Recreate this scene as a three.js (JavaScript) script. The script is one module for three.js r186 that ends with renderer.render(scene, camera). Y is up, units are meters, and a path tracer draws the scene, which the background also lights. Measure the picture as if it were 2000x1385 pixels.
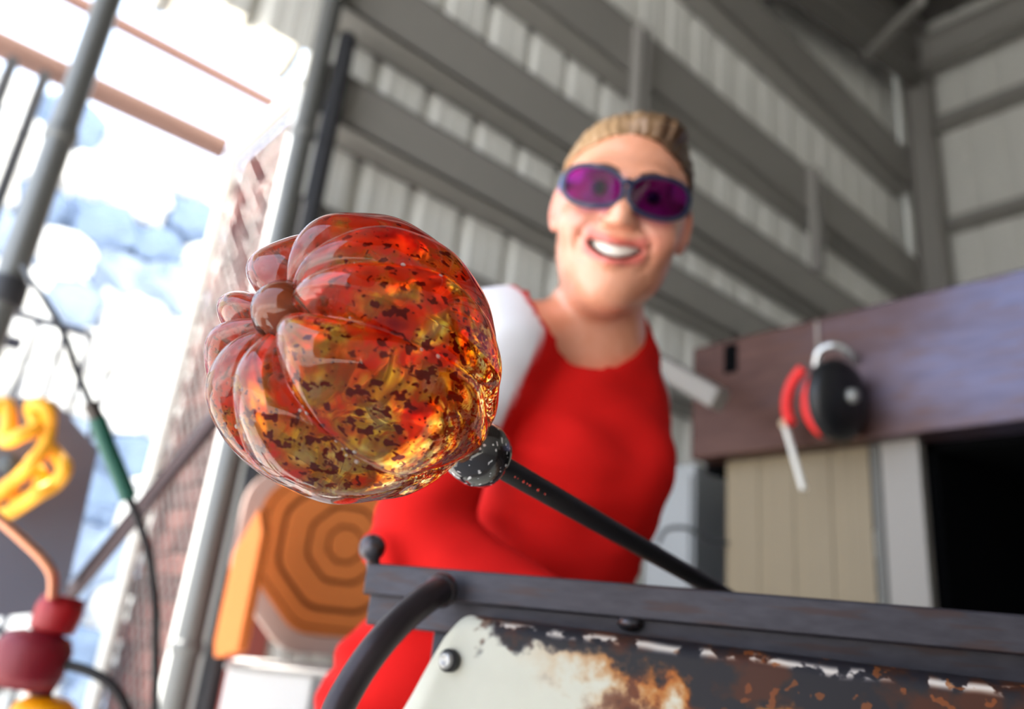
import * as THREE from 'three';
import { mergeGeometries, mergeVertices } from 'three/addons/utils/BufferGeometryUtils.js';
import { RoundedBoxGeometry } from 'three/addons/geometries/RoundedBoxGeometry.js';
import { createNoise3D } from 'simplex-noise';

// ---------- camera ----------
const V = (x = 0, y = 0, z = 0) => new THREE.Vector3(x, y, z);
const FPX = 1520, CAM = V(0, 0.92, 0);
const CR = V(0.74734976, 0.09819847, 0.65713423), CD = V(0.29441914, -0.93556364, -0.19503344), CF = V(0.5956389, 0.33923109, -0.72810477);
const scene = new THREE.Scene();
const camera = new THREE.PerspectiveCamera(2 * Math.atan(692.5 / FPX) * 180 / Math.PI, 2000 / 1385, 0.01, 200);
camera.position.copy(CAM);
camera.quaternion.setFromRotationMatrix(new THREE.Matrix4().makeBasis(CR, CD.clone().negate(), CF.clone().negate()));
camera.updateProjectionMatrix();
camera.focus = 0.405;
camera.userData.fStop = camera.getFocalLength() / 6.6;
const renderer = new THREE.WebGLRenderer({ antialias: true });
renderer.toneMapping = THREE.LinearToneMapping;
renderer.toneMappingExposure = 3.1;
renderer.shadowMap.enabled = true;

// ---------- sky and sun ----------
{
  const W = 256, H = 128, d = new Float32Array(W * H * 4);
  for (let j = 0; j < H; j++) for (let i = 0; i < W; i++) {
    const e = Math.max(0, Math.sin(((j + 0.5) / H - 0.5) * Math.PI)), t = Math.pow(e, 0.6), o = (j * W + i) * 4;
    d[o] = 1.15 - 0.5 * t; d[o + 1] = 1.2 - 0.32 * t; d[o + 2] = 1.28 - 0.02 * t; d[o + 3] = 1;
  }
  const sky = new THREE.DataTexture(d, W, H, THREE.RGBAFormat, THREE.FloatType);
  sky.mapping = THREE.EquirectangularReflectionMapping; sky.magFilter = THREE.LinearFilter; sky.needsUpdate = true;
  scene.background = sky; scene.environment = sky;
}
const sun = new THREE.DirectionalLight(0xfffaf2, 9);
sun.position.set(-2.6, 8.5, -5.5); sun.target.position.set(0, 0, 0);
sun.castShadow = true; sun.shadow.mapSize.set(2048, 2048);
Object.assign(sun.shadow.camera, { left: -12, right: 12, top: 12, bottom: -12, near: 0.1, far: 40 });
scene.add(sun, sun.target);

// ---------- helpers ----------
let seed = 7;
const rnd = () => { seed = (seed * 1664525 + 1013904223) >>> 0; return seed / 4294967296; };
const N3 = createNoise3D(rnd);
const fbm = (x, y, z, o = 4) => { let s = 0, a = 0.5; for (let i = 0; i < o; i++) { s += a * N3(x, y, z); x = x * 2.03 + 3.1; y = y * 2.03 + 1.7; z = z * 2.03 - 2.3; a *= 0.5; } return s; };
const clamp = (x, a = 0, b = 1) => Math.min(b, Math.max(a, x));
const ss = (a, b, x) => { const t = clamp((x - a) / (b - a)); return t * t * (3 - 2 * t); };
const lerp = (a, b, t) => a + (b - a) * t;
const mix3 = (a, b, t) => [lerp(a[0], b[0], t), lerp(a[1], b[1], t), lerp(a[2], b[2], t)];
const ray = (px, py) => CF.clone().addScaledVector(CR, (px - 1000) / FPX).addScaledVector(CD, (py - 692.5) / FPX);
const at = (px, py, depth) => ray(px, py).multiplyScalar(depth).add(CAM);             // a measured point at a depth in metres
const onZ = (px, py, z) => { const r = ray(px, py); return r.multiplyScalar(z / r.z).add(CAM); };
const onX = (px, py, x) => { const r = ray(px, py); return r.multiplyScalar(x / r.x).add(CAM); };
const used = new Map();
const numbered = (n) => { const k = used.get(n) ?? 0; used.set(n, k + 1); return k ? n + '_' + String(k).padStart(3, '0') : n; };
const shade = (m) => { m.castShadow = m.receiveShadow = true; return m; };
function tag(o, label, category, group) { o.userData.label = label; if (category) o.userData.category = category; if (group) o.userData.group = group; return o; }
function thing(name, label, category, pos = V(), group) { const g = new THREE.Group(); g.name = numbered(name); g.position.copy(pos); scene.add(g); return tag(g, label, category, group); }
function mesh(name, geo, mat, parent, label) { const m = shade(new THREE.Mesh(geo, mat)); m.name = parent ? name : numbered(name); (parent ?? scene).add(m); if (label) m.userData.label = label; return m; }
function struct(name, geo, mat, label) { const m = geo ? mesh(name, geo, mat) : new THREE.Group(); if (!geo) { m.name = numbered(name); scene.add(m); } m.userData.kind = 'structure'; if (label) m.userData.label = label; return m; }
const local = (geo, p) => geo.translate(-p.x, -p.y, -p.z);
const box = (x0, x1, y0, y1, z0, z1, r = 0) => {
  const w = Math.abs(x1 - x0), h = Math.abs(y1 - y0), d = Math.abs(z1 - z0);
  const g = r ? new RoundedBoxGeometry(w, h, d, 2, r) : new THREE.BoxGeometry(w, h, d);
  return g.translate((x0 + x1) / 2, (y0 + y1) / 2, (z0 + z1) / 2);
};
const merge = (...gs) => mergeGeometries(gs.flat().map((g) => { const q = g.index ? g.toNonIndexed() : g; for (const k of Object.keys(q.attributes)) if (!['position', 'normal', 'uv'].includes(k)) q.deleteAttribute(k); return q; }));
const tube = (pts, r, seg = 48, rad = 12, closed = false) => new THREE.TubeGeometry(new THREE.CatmullRomCurve3(pts, closed, 'centripetal'), seg, r, rad, closed);
function bar(a, b, r, rad = 16, r2 = r) { // straight capped bar from a to b
  const d = b.clone().sub(a), g = new THREE.CylinderGeometry(r2, r, d.length(), rad);
  g.applyQuaternion(new THREE.Quaternion().setFromUnitVectors(V(0, 1, 0), d.clone().normalize()));
  return g.translate(...a.clone().add(b).multiplyScalar(0.5).toArray());
}
function beamGeo(a, b, w, h, up = V(0, 1, 0), r = 0.002) { // box bar a..b: w across, h along up
  const d = b.clone().sub(a), L = d.length(), z = d.clone().normalize(), x = new THREE.Vector3().crossVectors(up, z).normalize(), y = new THREE.Vector3().crossVectors(z, x);
  const g = new RoundedBoxGeometry(w, h, L, 2, r);
  return g.applyMatrix4(new THREE.Matrix4().makeBasis(x, y, z)).translate(...a.clone().add(b).multiplyScalar(0.5).toArray());
}
function lathe(prof, a, dir, seg = 40) { // profile [radius, height] along dir from a
  const g = new THREE.LatheGeometry(prof.map(([r, h]) => new THREE.Vector2(Math.max(r, 1e-5), h)), seg);
  return g.applyQuaternion(new THREE.Quaternion().setFromUnitVectors(V(0, 1, 0), dir.clone().normalize())).translate(a.x, a.y, a.z);
}
function tex(w, h, fn, srgb = true) { // fn(u, v) -> [r, g, b] in 0..1
  const d = new Uint8Array(w * h * 4);
  for (let j = 0; j < h; j++) for (let i = 0; i < w; i++) { const c = fn((i + 0.5) / w, (j + 0.5) / h), o = (j * w + i) * 4; d[o] = clamp(c[0]) * 255; d[o + 1] = clamp(c[1]) * 255; d[o + 2] = clamp(c[2]) * 255; d[o + 3] = 255; }
  const t = new THREE.DataTexture(d, w, h, THREE.RGBAFormat); t.wrapS = t.wrapT = THREE.RepeatWrapping; t.magFilter = THREE.LinearFilter; t.minFilter = THREE.LinearFilter; if (srgb) t.colorSpace = THREE.SRGBColorSpace; t.needsUpdate = true; return t;
}
const std = (color, roughness = 0.6, o = {}) => new THREE.MeshPhysicalMaterial({ color, roughness, ...o });

// surface nets: a smooth mesh of the zero level of sdf inside a box
function nets(sdf, lo, hi, cell, color) {
  const n = [0, 1, 2].map((k) => Math.ceil((hi.getComponent(k) - lo.getComponent(k)) / cell) + 1), [nx, ny, nz] = n;
  const f = new Float32Array(nx * ny * nz), id = new Int32Array(nx * ny * nz).fill(-1);
  let o = 0;
  for (let k = 0; k < nz; k++) for (let j = 0; j < ny; j++) for (let i = 0; i < nx; i++) f[o++] = sdf(lo.x + i * cell, lo.y + j * cell, lo.z + k * cell);
  const pos = [], nor = [], col = [], idx = [], sx = 1, sy = nx, sz = nx * ny, cs = [0, sx, sy, sx + sy, sz, sx + sz, sy + sz, sx + sy + sz];
  const E = [[0, 1], [2, 3], [4, 5], [6, 7], [0, 2], [1, 3], [4, 6], [5, 7], [0, 4], [1, 5], [2, 6], [3, 7]];
  for (let k = 0; k < nz - 1; k++) for (let j = 0; j < ny - 1; j++) for (let i = 0; i < nx - 1; i++) {
    const b = i + j * sy + k * sz; let m = 0;
    for (let c = 0; c < 8; c++) if (f[b + cs[c]] < 0) m |= 1 << c;
    if (m === 0 || m === 255) continue;
    let x = 0, y = 0, z = 0, q = 0;
    for (const [a, c] of E) {
      const fa = f[b + cs[a]], fc = f[b + cs[c]];
      if ((fa < 0) === (fc < 0)) continue;
      const t = fa / (fa - fc);
      x += lerp(a & 1, c & 1, t); y += lerp((a >> 1) & 1, (c >> 1) & 1, t); z += lerp((a >> 2) & 1, (c >> 2) & 1, t); q++;
    }
    const px = lo.x + (i + x / q) * cell, py = lo.y + (j + y / q) * cell, pz = lo.z + (k + z / q) * cell;
    id[b] = pos.length / 3; pos.push(px, py, pz);
    const e = cell * 0.6, gx = sdf(px + e, py, pz) - sdf(px - e, py, pz), gy = sdf(px, py + e, pz) - sdf(px, py - e, pz), gz = sdf(px, py, pz + e) - sdf(px, py, pz - e), l = Math.hypot(gx, gy, gz) || 1;
    nor.push(gx / l, gy / l, gz / l);
    if (color) col.push(...color(px, py, pz, gx / l, gy / l, gz / l));
  }
  const quad = (a, b, c, d, flip) => { if (a < 0 || b < 0 || c < 0 || d < 0) return; flip ? idx.push(a, c, b, b, c, d) : idx.push(a, b, c, b, d, c); };
  for (let k = 0; k < nz - 1; k++) for (let j = 0; j < ny - 1; j++) for (let i = 0; i < nx - 1; i++) {
    const b = i + j * sy + k * sz, s = f[b] < 0;
    if (j && k && s !== f[b + sx] < 0) quad(id[b - sy - sz], id[b - sz], id[b - sy], id[b], !s);
    if (i && k && s !== f[b + sy] < 0) quad(id[b - sx - sz], id[b - sx], id[b - sz], id[b], !s);
    if (i && j && s !== f[b + sz] < 0) quad(id[b - sx - sy], id[b - sy], id[b - sx], id[b], !s);
  }
  const g = new THREE.BufferGeometry();
  g.setAttribute('position', new THREE.Float32BufferAttribute(pos, 3)); g.setAttribute('normal', new THREE.Float32BufferAttribute(nor, 3));
  if (color) g.setAttribute('color', new THREE.Float32BufferAttribute(col, 3));
  g.setIndex(idx); return g;
}
const smin = (a, b, k) => { const h = Math.max(k - Math.abs(a - b), 0) / k; return Math.min(a, b) - h * h * k * 0.25; };
const smax = (a, b, k) => -smin(-a, -b, k);
const cone = (a, b, ra, rb) => { // tapered capsule
  const dx = b.x - a.x, dy = b.y - a.y, dz = b.z - a.z, L2 = dx * dx + dy * dy + dz * dz;
  return (x, y, z) => { const px = x - a.x, py = y - a.y, pz = z - a.z, t = clamp((px * dx + py * dy + pz * dz) / L2); return Math.hypot(px - dx * t, py - dy * t, pz - dz * t) - lerp(ra, rb, t); };
};
const ell = (c, r) => (x, y, z) => { const a = (x - c.x) / r.x, b = (y - c.y) / r.y, d = (z - c.z) / r.z, k0 = Math.hypot(a, b, d), k1 = Math.hypot(a / r.x, b / r.y, d / r.z); return k1 < 1e-9 ? -Math.min(r.x, r.y, r.z) : k0 * (k0 - 1) / k1; };
const blend = (list, k) => (x, y, z) => { let d = 1e3; for (const f of list) d = smin(d, f(x, y, z), k); return d; };

// ---------- materials ----------
const steelTex = tex(512, 512, (u, v) => { const n = fbm(u * 6, v * 30, 1, 4), m = fbm(u * 5, v * 5, 5, 4), r = ss(0.05, 0.4, m); return mix3([0.33 + n * 0.1, 0.32 + n * 0.1, 0.34 + n * 0.1], [0.34, 0.2, 0.15], r * 0.8); });
const M = {
  sheet: std(0xeeece4, 0.5), girt: std(0x908c86, 0.5), rwall: std(0xd2d0c8, 0.6), roof: std(0x5c5854, 0.8), rafter: std(0x75716c, 0.65),
  concrete: std(0xb4b2ae, 0.9), ground: std(0xc4c2be, 0.95),
  galv: std(0x767673, 0.4, { metalness: 0.6 }), darkpipe: std(0x3c3c3f, 0.5, { metalness: 0.4 }),
  black: std(0x131315, 0.45), rubber: std(0x1b1a1c, 0.6),
};
const dark = new THREE.MeshPhysicalMaterial({ color: 0xffffff, map: steelTex, roughness: 0.42, metalness: 0.75 });

// ---------- the shed: floor, corrugated walls, girts, roof ----------
struct('floor', box(-4, 8.4, -0.2, 0, -3.3, 5), M.concrete);
struct('ground', box(-30, 30, -0.3, -0.06, -34, 20), M.ground, 'sunlit pale yard outside the shed');
function corrugated(w, h, pitch, depth, lipY) { // ribbed sheet in x 0..w, y 0..h, facing +z, with thickness
  const pts = [], n = Math.round(w / pitch), minor = Math.min(0.016, depth * 0.27), q = pitch / 0.336;
  for (let i = 0; i < n; i++) { const x = i * pitch; pts.push([x, 0], [x + 0.006 * q, -depth], [x + 0.05 * q, -depth], [x + 0.105 * q, 0], [x + pitch * 0.49, 0], [x + pitch * 0.5, -minor], [x + pitch * 0.56, 0], [x + pitch * 0.75, 0], [x + pitch * 0.76, -minor], [x + pitch * 0.82, 0]); }
  pts.push([n * pitch, 0]);
  const s = new THREE.Shape(); s.moveTo(pts[0][0], pts[0][1]); for (const p of pts.slice(1)) s.lineTo(p[0], p[1]); for (const p of pts.reverse()) s.lineTo(p[0], p[1] - 0.004);
  const g = new THREE.ExtrudeGeometry(s, { depth: h, bevelEnabled: false }); // extruded along z -> y
  return g.applyMatrix4(new THREE.Matrix4().makeBasis(V(1, 0, 0), V(0, 0, 1), V(0, 1, 0)));
}
const mirrorFix = (g) => { const i = g.index, p = g.attributes.position; if (!i) { for (let k = 0; k < p.count; k += 3) for (const a of Object.values(g.attributes)) for (let c = 0; c < a.itemSize; c++) { const t = a.array[(k + 1) * a.itemSize + c]; a.array[(k + 1) * a.itemSize + c] = a.array[(k + 2) * a.itemSize + c]; a.array[(k + 2) * a.itemSize + c] = t; } } return g; };
const wallBack = struct('wall_back', null, null, 'light grey corrugated steel wall of the shed');
{
  const tall = mirrorFix(corrugated(1.008, 8.6, 0.336, 0.06)), short = mirrorFix(corrugated(1.008, 5.05, 0.336, 0.06));
  for (let k = 0; k < 8; k++) { const p = mesh('wall_panel', tall, M.sheet, wallBack); p.position.set(1.12 + k * 1.008, 0, -3.2); }
  for (let k = 1; k < 5; k++) { const p = mesh('wall_panel', short, M.sheet, wallBack); p.position.set(1.12 - k * 1.008, 3.55, -3.2); }
}
const wallRight = struct('wall_right', null, null, 'pale grey steel end wall at the far right');
{
  const g = mirrorFix(corrugated(1.008, 8.8, 0.336, 0.03));
  for (let k = 0; k < 8; k++) { const p = mesh('wall_panel', g, M.rwall, wallRight); p.rotation.y = -Math.PI / 2; p.position.set(8.2, 0, -3.2 + k * 1.008); }
}
struct('wall_left_added', box(-3.3, -3.2, 0, 6, 1.6, 5.0), M.rwall);  // added out of view to block fill and deepen contrast on the face
struct('wall_front', box(-3.3, 8.3, 0, 9, 4.9, 5.0), M.rwall);
{ // roof: pitched up to the right, ribs are purlins
  const g = box(-3.2, 8.6, -0.05, 0.05, -3.5, 5.2); g.applyMatrix4(new THREE.Matrix4().makeRotationZ(0.235)); g.translate(0, 6.45, 0);
  struct('ceiling', g, M.roof);
}
// C-section girts: web, two flanges and a lip
function girt(x0, x1, y0, y1, label) {
  struct('girt', merge(box(x0, x1, y0, y1, -3.0, -2.985), box(x0, x1, y1 - 0.012, y1, -3.19, -2.985), box(x0, x1, y0, y0 + 0.012, -3.19, -2.985), box(x0, x1, y0, y0 + 0.05, -3.19, -3.178)), M.girt, label);
}
girt(1.13, 7.9, 1.55, 1.8, 'low steel girt on the corrugated wall behind the glowing pumpkin');
girt(1.13, 7.9, 2.44, 2.66, 'steel girt on the corrugated wall just above the purple steel beam');
girt(1.13, 7.9, 3.11, 3.38, 'steel girt on the corrugated wall second above the purple beam');
girt(1.13, 7.9, 3.74, 4.09, 'steel girt on the corrugated wall running behind the head of the person');
girt(1.13, 7.9, 4.63, 5.08, 'steel girt on the corrugated wall crossed by two short struts');
girt(1.13, 7.9, 5.95, 6.45, 'topmost steel girt on the corrugated wall under the rafter');
for (const [x, y0, y1, label] of [[3.28, 4.05, 5.04, 'short pale strut on the corrugated wall above the head of the person'], [5.62, 4.05, 5.06, 'short pale strut on the corrugated wall nearer the corner column']])
  struct('strut', merge(box(x - 0.05, x + 0.05, y0, y1, -2.985, -2.95), box(x - 0.05, x - 0.04, y0, y1, -2.95, -2.9), box(x + 0.04, x + 0.05, y0, y1, -2.95, -2.9)), M.girt, label);
{ // rafter of the end wall, an I-section rising to the right
  const a = V(-2.6, 5.0, -2.8), b = V(7.95, 7.66, -2.8), up = V(-0.244, 0.97, 0);
  const off = (k) => [a.clone().addScaledVector(up, k), b.clone().addScaledVector(up, k)];
  struct('rafter', merge(beamGeo(a, b, 0.02, 0.62, up), beamGeo(...off(0.31), 0.22, 0.03, up), beamGeo(...off(-0.31), 0.22, 0.03, up)), M.rafter, 'deep grey steel rafter rising along the top of the corrugated wall');
}
struct('column', merge(box(7.82, 8.08, 0, 8.2, -3.0, -2.98), box(7.82, 8.08, 0, 8.2, -2.76, -2.74), box(7.94, 7.96, 0, 8.2, -2.98, -2.76)), M.girt, 'steel corner column where the two shed walls meet');
for (const [y0, y1, label] of [[5.45, 5.56, 'thin steel girt on the pale end wall, the lower of two'], [6.74, 6.87, 'thin steel girt on the pale end wall, the upper of two']])
  struct('girt', merge(box(8.0, 8.015, y0, y1, -2.75, 4.8), box(8.0, 8.19, y1 - 0.012, y1, -2.75, 4.8), box(8.0, 8.19, y0, y0 + 0.012, -2.75, 4.8)), M.girt, label);
struct('eave_beam', merge(box(7.9, 7.92, 7.5, 7.86, -2.9, 4.8), box(7.8, 8.02, 7.84, 7.87, -2.9, 4.8), box(7.8, 8.02, 7.49, 7.52, -2.9, 4.8)), M.girt, 'steel beam along the top of the pale end wall');
for (const [x, label] of [[6.3, 'roof purlin nearest the corner column'], [4.9, 'roof purlin further from the corner column'], [3.5, 'roof purlin above the corrugated wall']]) {
  const y = 6.45 + 0.2394 * x - 0.17; struct('purlin', merge(box(x - 0.01, x + 0.01, y - 0.12, y + 0.12, -2.9, 4.8), box(x - 0.01, x + 0.07, y - 0.13, y - 0.11, -2.9, 4.8)), M.girt, label);
}
struct('brace', beamGeo(onZ(1690, 112, -2.7), at(1800, 0, 6.4), 0.07, 0.07), M.girt, 'slanting pale brace under the roof near the corner');

// ---------- opening at the left: pipe posts, yard fence, far yard ----------
const post = (name, x, z, y1, r, mat, label, cap = true) => { const t = thing(name, label, 'pole', V(x, 0, z)); mesh('pipe', lathe([[r, 0], [r, y1], [r * 0.9, y1 + 0.01], [0, y1 + 0.012]], V(), V(0, 1, 0), 32), mat, t); return t; };
{
  const p1 = post('pipe_post', 0.222, -2.95, 4.6, 0.047, M.galv, 'grey steel pipe post at the left edge of the yard opening');
  mesh('clamp', lathe([[0.05, 0], [0.062, 0.005], [0.062, 0.09], [0.05, 0.095]], V(0, 1.78, 0), V(0, 1, 0)), M.darkpipe, p1);
  mesh('collar', lathe([[0.048, 0], [0.056, 0.004], [0.056, 0.05], [0.048, 0.054]], V(0, 2.42, 0), V(0, 1, 0)), M.galv, p1);
  const p2 = post('pipe_post', 1.075, -2.93, 4.4, 0.048, M.galv, 'bright steel pipe post between the yard opening and the corrugated wall');
  for (const y of [0.75, 1.93, 2.9]) mesh('collar', lathe([[0.049, 0], [0.056, 0.004], [0.056, 0.04], [0.049, 0.044]], V(0, y, 0), V(0, 1, 0)), M.galv, p2);
  post('dark_pipe', 1.185, -2.93, 3.52, 0.042, M.darkpipe, 'dark pipe post standing close beside the bright pipe post');
}
{ // rolled-up door above the opening
  const t = thing('roller_door', 'white rolled-up door drum above the yard opening', 'door', V(0, 3.72, -3.47));
  mesh('drum', lathe([[0.02, 0], [0.15, 0.005], [0.15, 3.2], [0.02, 3.205]], V(1.1, 0, 0), V(-1, 0, 0), 40), std(0xefe9dc, 0.6), t);
  for (const x of [1.1, 0.46]) mesh('end_plate', lathe([[0, 0], [0.17, 0.002], [0.17, 0.018], [0, 0.02]], V(x, 0, 0), V(1, 0, 0), 32), M.darkpipe, t);
}
{ // reddish block side wall of the yard, behind chain link
  const W = struct('wall_yard', null, null, 'reddish block wall beside the yard opening');
  const mats = [0x6e3d36, 0x5b302b, 0x7a4a42, 0x4d2825].map((c) => std(c, 0.9));
  const blocks = [new RoundedBoxGeometry(0.12, 0.092, 0.225, 1, 0.006), new RoundedBoxGeometry(0.13, 0.092, 0.225, 1, 0.006)];
  for (let r = 0; r < 33; r++) for (let c = 0; c < 4; c++) {
    const b = mesh('brick', blocks[Math.floor(rnd() * 2)], mats[Math.floor(rnd() * 4)], W); b.position.set(1.27, 0.05 + r * 0.102, -3.33 - c * 0.235 - (r % 2) * 0.06);
  }
  mesh('mortar', box(1.22, 1.32, 0, 3.4, -4.2, -3.24), std(0x564641, 0.95), W);
}
{ // chain link panel in front of the reddish wall
  const t = thing('chain_link_panel', 'chain link fence panel over the reddish block wall', 'fence', V(1.15, 0, -3.65)), gs = [];
  for (let k = -30; k < 50; k++) for (const s of [1, -1]) { // diagonals in the z-y plane
    const pts = []; for (const q of [0, 1]) pts.push(0);
    const z0 = k * 0.09; const a = V(0, 0.1, z0), L = 3.25, b = V(0, 0.1 + L, z0 + s * L);
    const cl = (p, d) => p; let t0 = 0, t1 = 1; const dz = b.z - a.z;
    const lim = [(-0.45 - a.z) / dz, (0.42 - a.z) / dz].sort((x, y) => x - y); t0 = Math.max(t0, lim[0]); t1 = Math.min(t1, lim[1]);
    if (t1 - t0 > 0.01) gs.push(bar(a.clone().lerp(b, t0), a.clone().lerp(b, t1), 0.0025, 5));
  }
  const m = mesh('wire_mesh', merge(gs), M.galv, t); m.userData.kind = 'stuff';
  mesh('rail', bar(V(0, 3.38, 0.44), V(0, 3.38, -0.5), 0.045), std(0xe8e4da, 0.5), t, 'white top rail');
  mesh('post', bar(V(0, 0, -0.47), V(0, 3.42, -0.47), 0.036), std(0xe8e4da, 0.5), t, 'white end post');
}
const fenceBeam = (z, y, x0, x1, r, color, label) => { const t = thing('fence_rail', label, 'rail', V(x0, y, z)); mesh('pipe', bar(V(0, 0, 0), V(x1 - x0, 0, 0), r), std(color, 0.7), t); return t; };
fenceBeam(-4.15, 3.4, -1.2, 1.09, 0.068, 0x7a5c52, 'brown horizontal rail across the yard opening, the lower of two');
fenceBeam(-4.15, 3.84, -1.2, 1.3, 0.04, 0x6d5048, 'thin brown horizontal rail across the yard opening, the upper of two');
for (const [x, d, label] of [[0.28, 0, 'dark upright bar of the yard fence beside the grey pipe post'], [0.16, 0.0, 'dark upright bar of the yard fence behind the grey pipe post'], [0.02, 0, 'dark upright bar of the yard fence at the edge of the photo']]) {
  const t = thing('fence_bar', label, 'bar', V(x, 0, -4.05)); mesh('rod', bar(V(), V(0, 3.3, 0), 0.026), M.darkpipe, t); mesh('finial', new THREE.SphereGeometry(0.03, 16, 12).translate(0, 2.95, 0), M.darkpipe, t);
}
fenceBeam(-3.98, 1.93, -1.2, 0.42, 0.03, 0x2a2c38, 'dark horizontal bar low in the yard fence');
{ // low iron railing seen through the opening
  const z = -3.7, a = onZ(-30, 692, z), b = onZ(180, 655, z), t = thing('iron_railing', 'dark iron railing low in the yard opening at the left edge', 'railing', V(a.x, 0, z)), im = std(0x23263a, 0.5);
  mesh('rail', bar(V(0, b.y, 0), V(b.x - a.x, b.y, 0), 0.017), im, t); mesh('rail', bar(V(0, 0.75, 0), V(b.x - a.x, 0.75, 0), 0.017), im, t);
  for (let k = 0; k < 5; k++) mesh('bar', bar(V(0.04 + k * 0.105, 0, 0), V(0.04 + k * 0.105, b.y, 0), 0.011), im, t);
}
{ // far yard: white wall and pale stones
  struct('wall_far', box(-9, 6, 0, 3.3, -9.6, -9.3), std(0xece8de, 0.9), 'white wall at the far end of the yard');
  const stoneM = [0x8595ae, 0xe4e4e2, 0xd8d8d6, 0x6c7f9c].map((c) => std(c, 0.9));
  const stones = [0, 1, 2].map((k) => { const g = mergeVertices(new THREE.IcosahedronGeometry(1, 2).deleteAttribute('normal').deleteAttribute('uv')), p = g.attributes.position; for (let i = 0; i < p.count; i++) { const s = 1 + 0.28 * N3(p.getX(i) * 1.3 + k * 9, p.getY(i) * 1.3, p.getZ(i) * 1.3); p.setXYZ(i, p.getX(i) * s, p.getY(i) * s, p.getZ(i) * s); } const q = g.toNonIndexed(); q.computeVertexNormals(); return q; });
  const names = ['pale', 'white', 'bluish', 'grey'];
  const W = struct('wall_stone', null, null, 'pale rubble stone wall across the sunlit yard');
  for (let r = 0; r < 13; r++) for (let c = 0; c < 8; c++) {
    const s = mesh('stone', stones[Math.floor(rnd() * 3)], stoneM[Math.floor(rnd() * 4)], W); const w = 0.22 + rnd() * 0.08;
    s.position.set(-1.2 + c * 0.42 + (r % 2) * 0.2 + rnd() * 0.06, 0.14 + r * 0.345 + rnd() * 0.05, -6.3 - rnd() * 0.1); s.scale.set(w * 1.1, w * 0.82, w * 0.7); s.rotation.set(0, 0, rnd() * 0.5 - 0.25);
  }
}

// ---------- glass pumpkin on the punty rod ----------
const AX = CR.clone().multiplyScalar(-0.596).addScaledVector(CD, -0.444).addScaledVector(CF, -0.669).normalize(); // from punty to pumpkin top
const J = at(928, 882, 0.47); // joint of pumpkin and punty
const pumpTop = AX, pumpX = new THREE.Vector3().crossVectors(V(0, 1, 0), AX).normalize(), pumpZ = new THREE.Vector3().crossVectors(pumpX, AX);
const pumpC = J.clone().addScaledVector(AX, 0.102).addScaledVector(CR, 0.001).addScaledVector(CD, -0.012);
const pumpMat = new THREE.Matrix4().makeBasis(pumpX, AX, pumpZ);
const LOBES = 9;
function pumpR(th, ph, inset) {
  const v = th / Math.PI, wph = ph + 0.16 * Math.sin(2 * ph + 0.7) + 0.06 * Math.sin(3 * ph + 2) + 0.1 * (v - 0.4);
  const c = Math.abs(Math.cos(wph * LOBES / 2)), f = Math.pow(c, 0.62);
  const amp = (0.05 + 0.16 * Math.exp(-Math.pow((th - 0.55) / 0.55, 2)) + 0.05 * Math.exp(-Math.pow((th - 2.5) / 0.35, 2))) * (0.85 + 0.3 * Math.sin(ph * 1.7 + 1));
  let r = 0.0745 * (1 - amp * (1 - f));
  r *= 1 - 0.42 * Math.exp(-Math.pow(th / 0.42, 2));
  r *= 1 + 0.38 * Math.pow(ss(2.0, 3.14, th), 1.3);
  r *= 1 + 0.018 * N3(Math.sin(th) * Math.cos(ph) * 1.6, Math.cos(th) * 1.6, Math.sin(th) * Math.sin(ph) * 1.6);
  return r - inset * (0.5 + 0.5 * f);
}
function pumpGeo(inset, nu = 420, nv = 220, t0 = 0.0, t1 = Math.PI) {
  const pos = [], uv = [], idx = [];
  for (let j = 0; j <= nv; j++) for (let i = 0; i <= nu; i++) {
    const th = lerp(t0, t1, j / nv), ph = i / nu * Math.PI * 2; let r = pumpR(th, ph % (Math.PI * 2), inset);
    const taper = th > 2.2 ? 1 - 0.35 * ss(2.2, 3.1, th) : 1;
    pos.push(r * Math.sin(th) * Math.cos(ph) * taper, r * Math.cos(th), r * Math.sin(th) * Math.sin(ph) * taper); uv.push(i / nu, j / nv);
  }
  for (let j = 0; j < nv; j++) for (let i = 0; i < nu; i++) { const a = j * (nu + 1) + i, b = a + 1, c = a + nu + 1, d = c + 1; idx.push(a, b, c, b, d, c); }
  const g = new THREE.BufferGeometry(); g.setAttribute('position', new THREE.Float32BufferAttribute(pos, 3)); g.setAttribute('uv', new THREE.Float32BufferAttribute(uv, 2)); g.setIndex(idx); g.computeVertexNormals();
  const n = g.attributes.normal; for (let j = 0; j <= nv; j++) { const a = j * (nu + 1), b = a + nu, x = n.getX(a) + n.getX(b), y = n.getY(a) + n.getY(b), z = n.getZ(a) + n.getZ(b), l = Math.hypot(x, y, z) || 1; n.setXYZ(a, x / l, y / l, z / l); n.setXYZ(b, x / l, y / l, z / l); }
  return g;
}
const down = V(0, -1, 0).applyMatrix4(new THREE.Matrix4().copy(pumpMat).transpose()); // world down in pumpkin axes; yellower below as painted light through the glass
const fritDense = new Float32Array(2048 * 1024);
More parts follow.
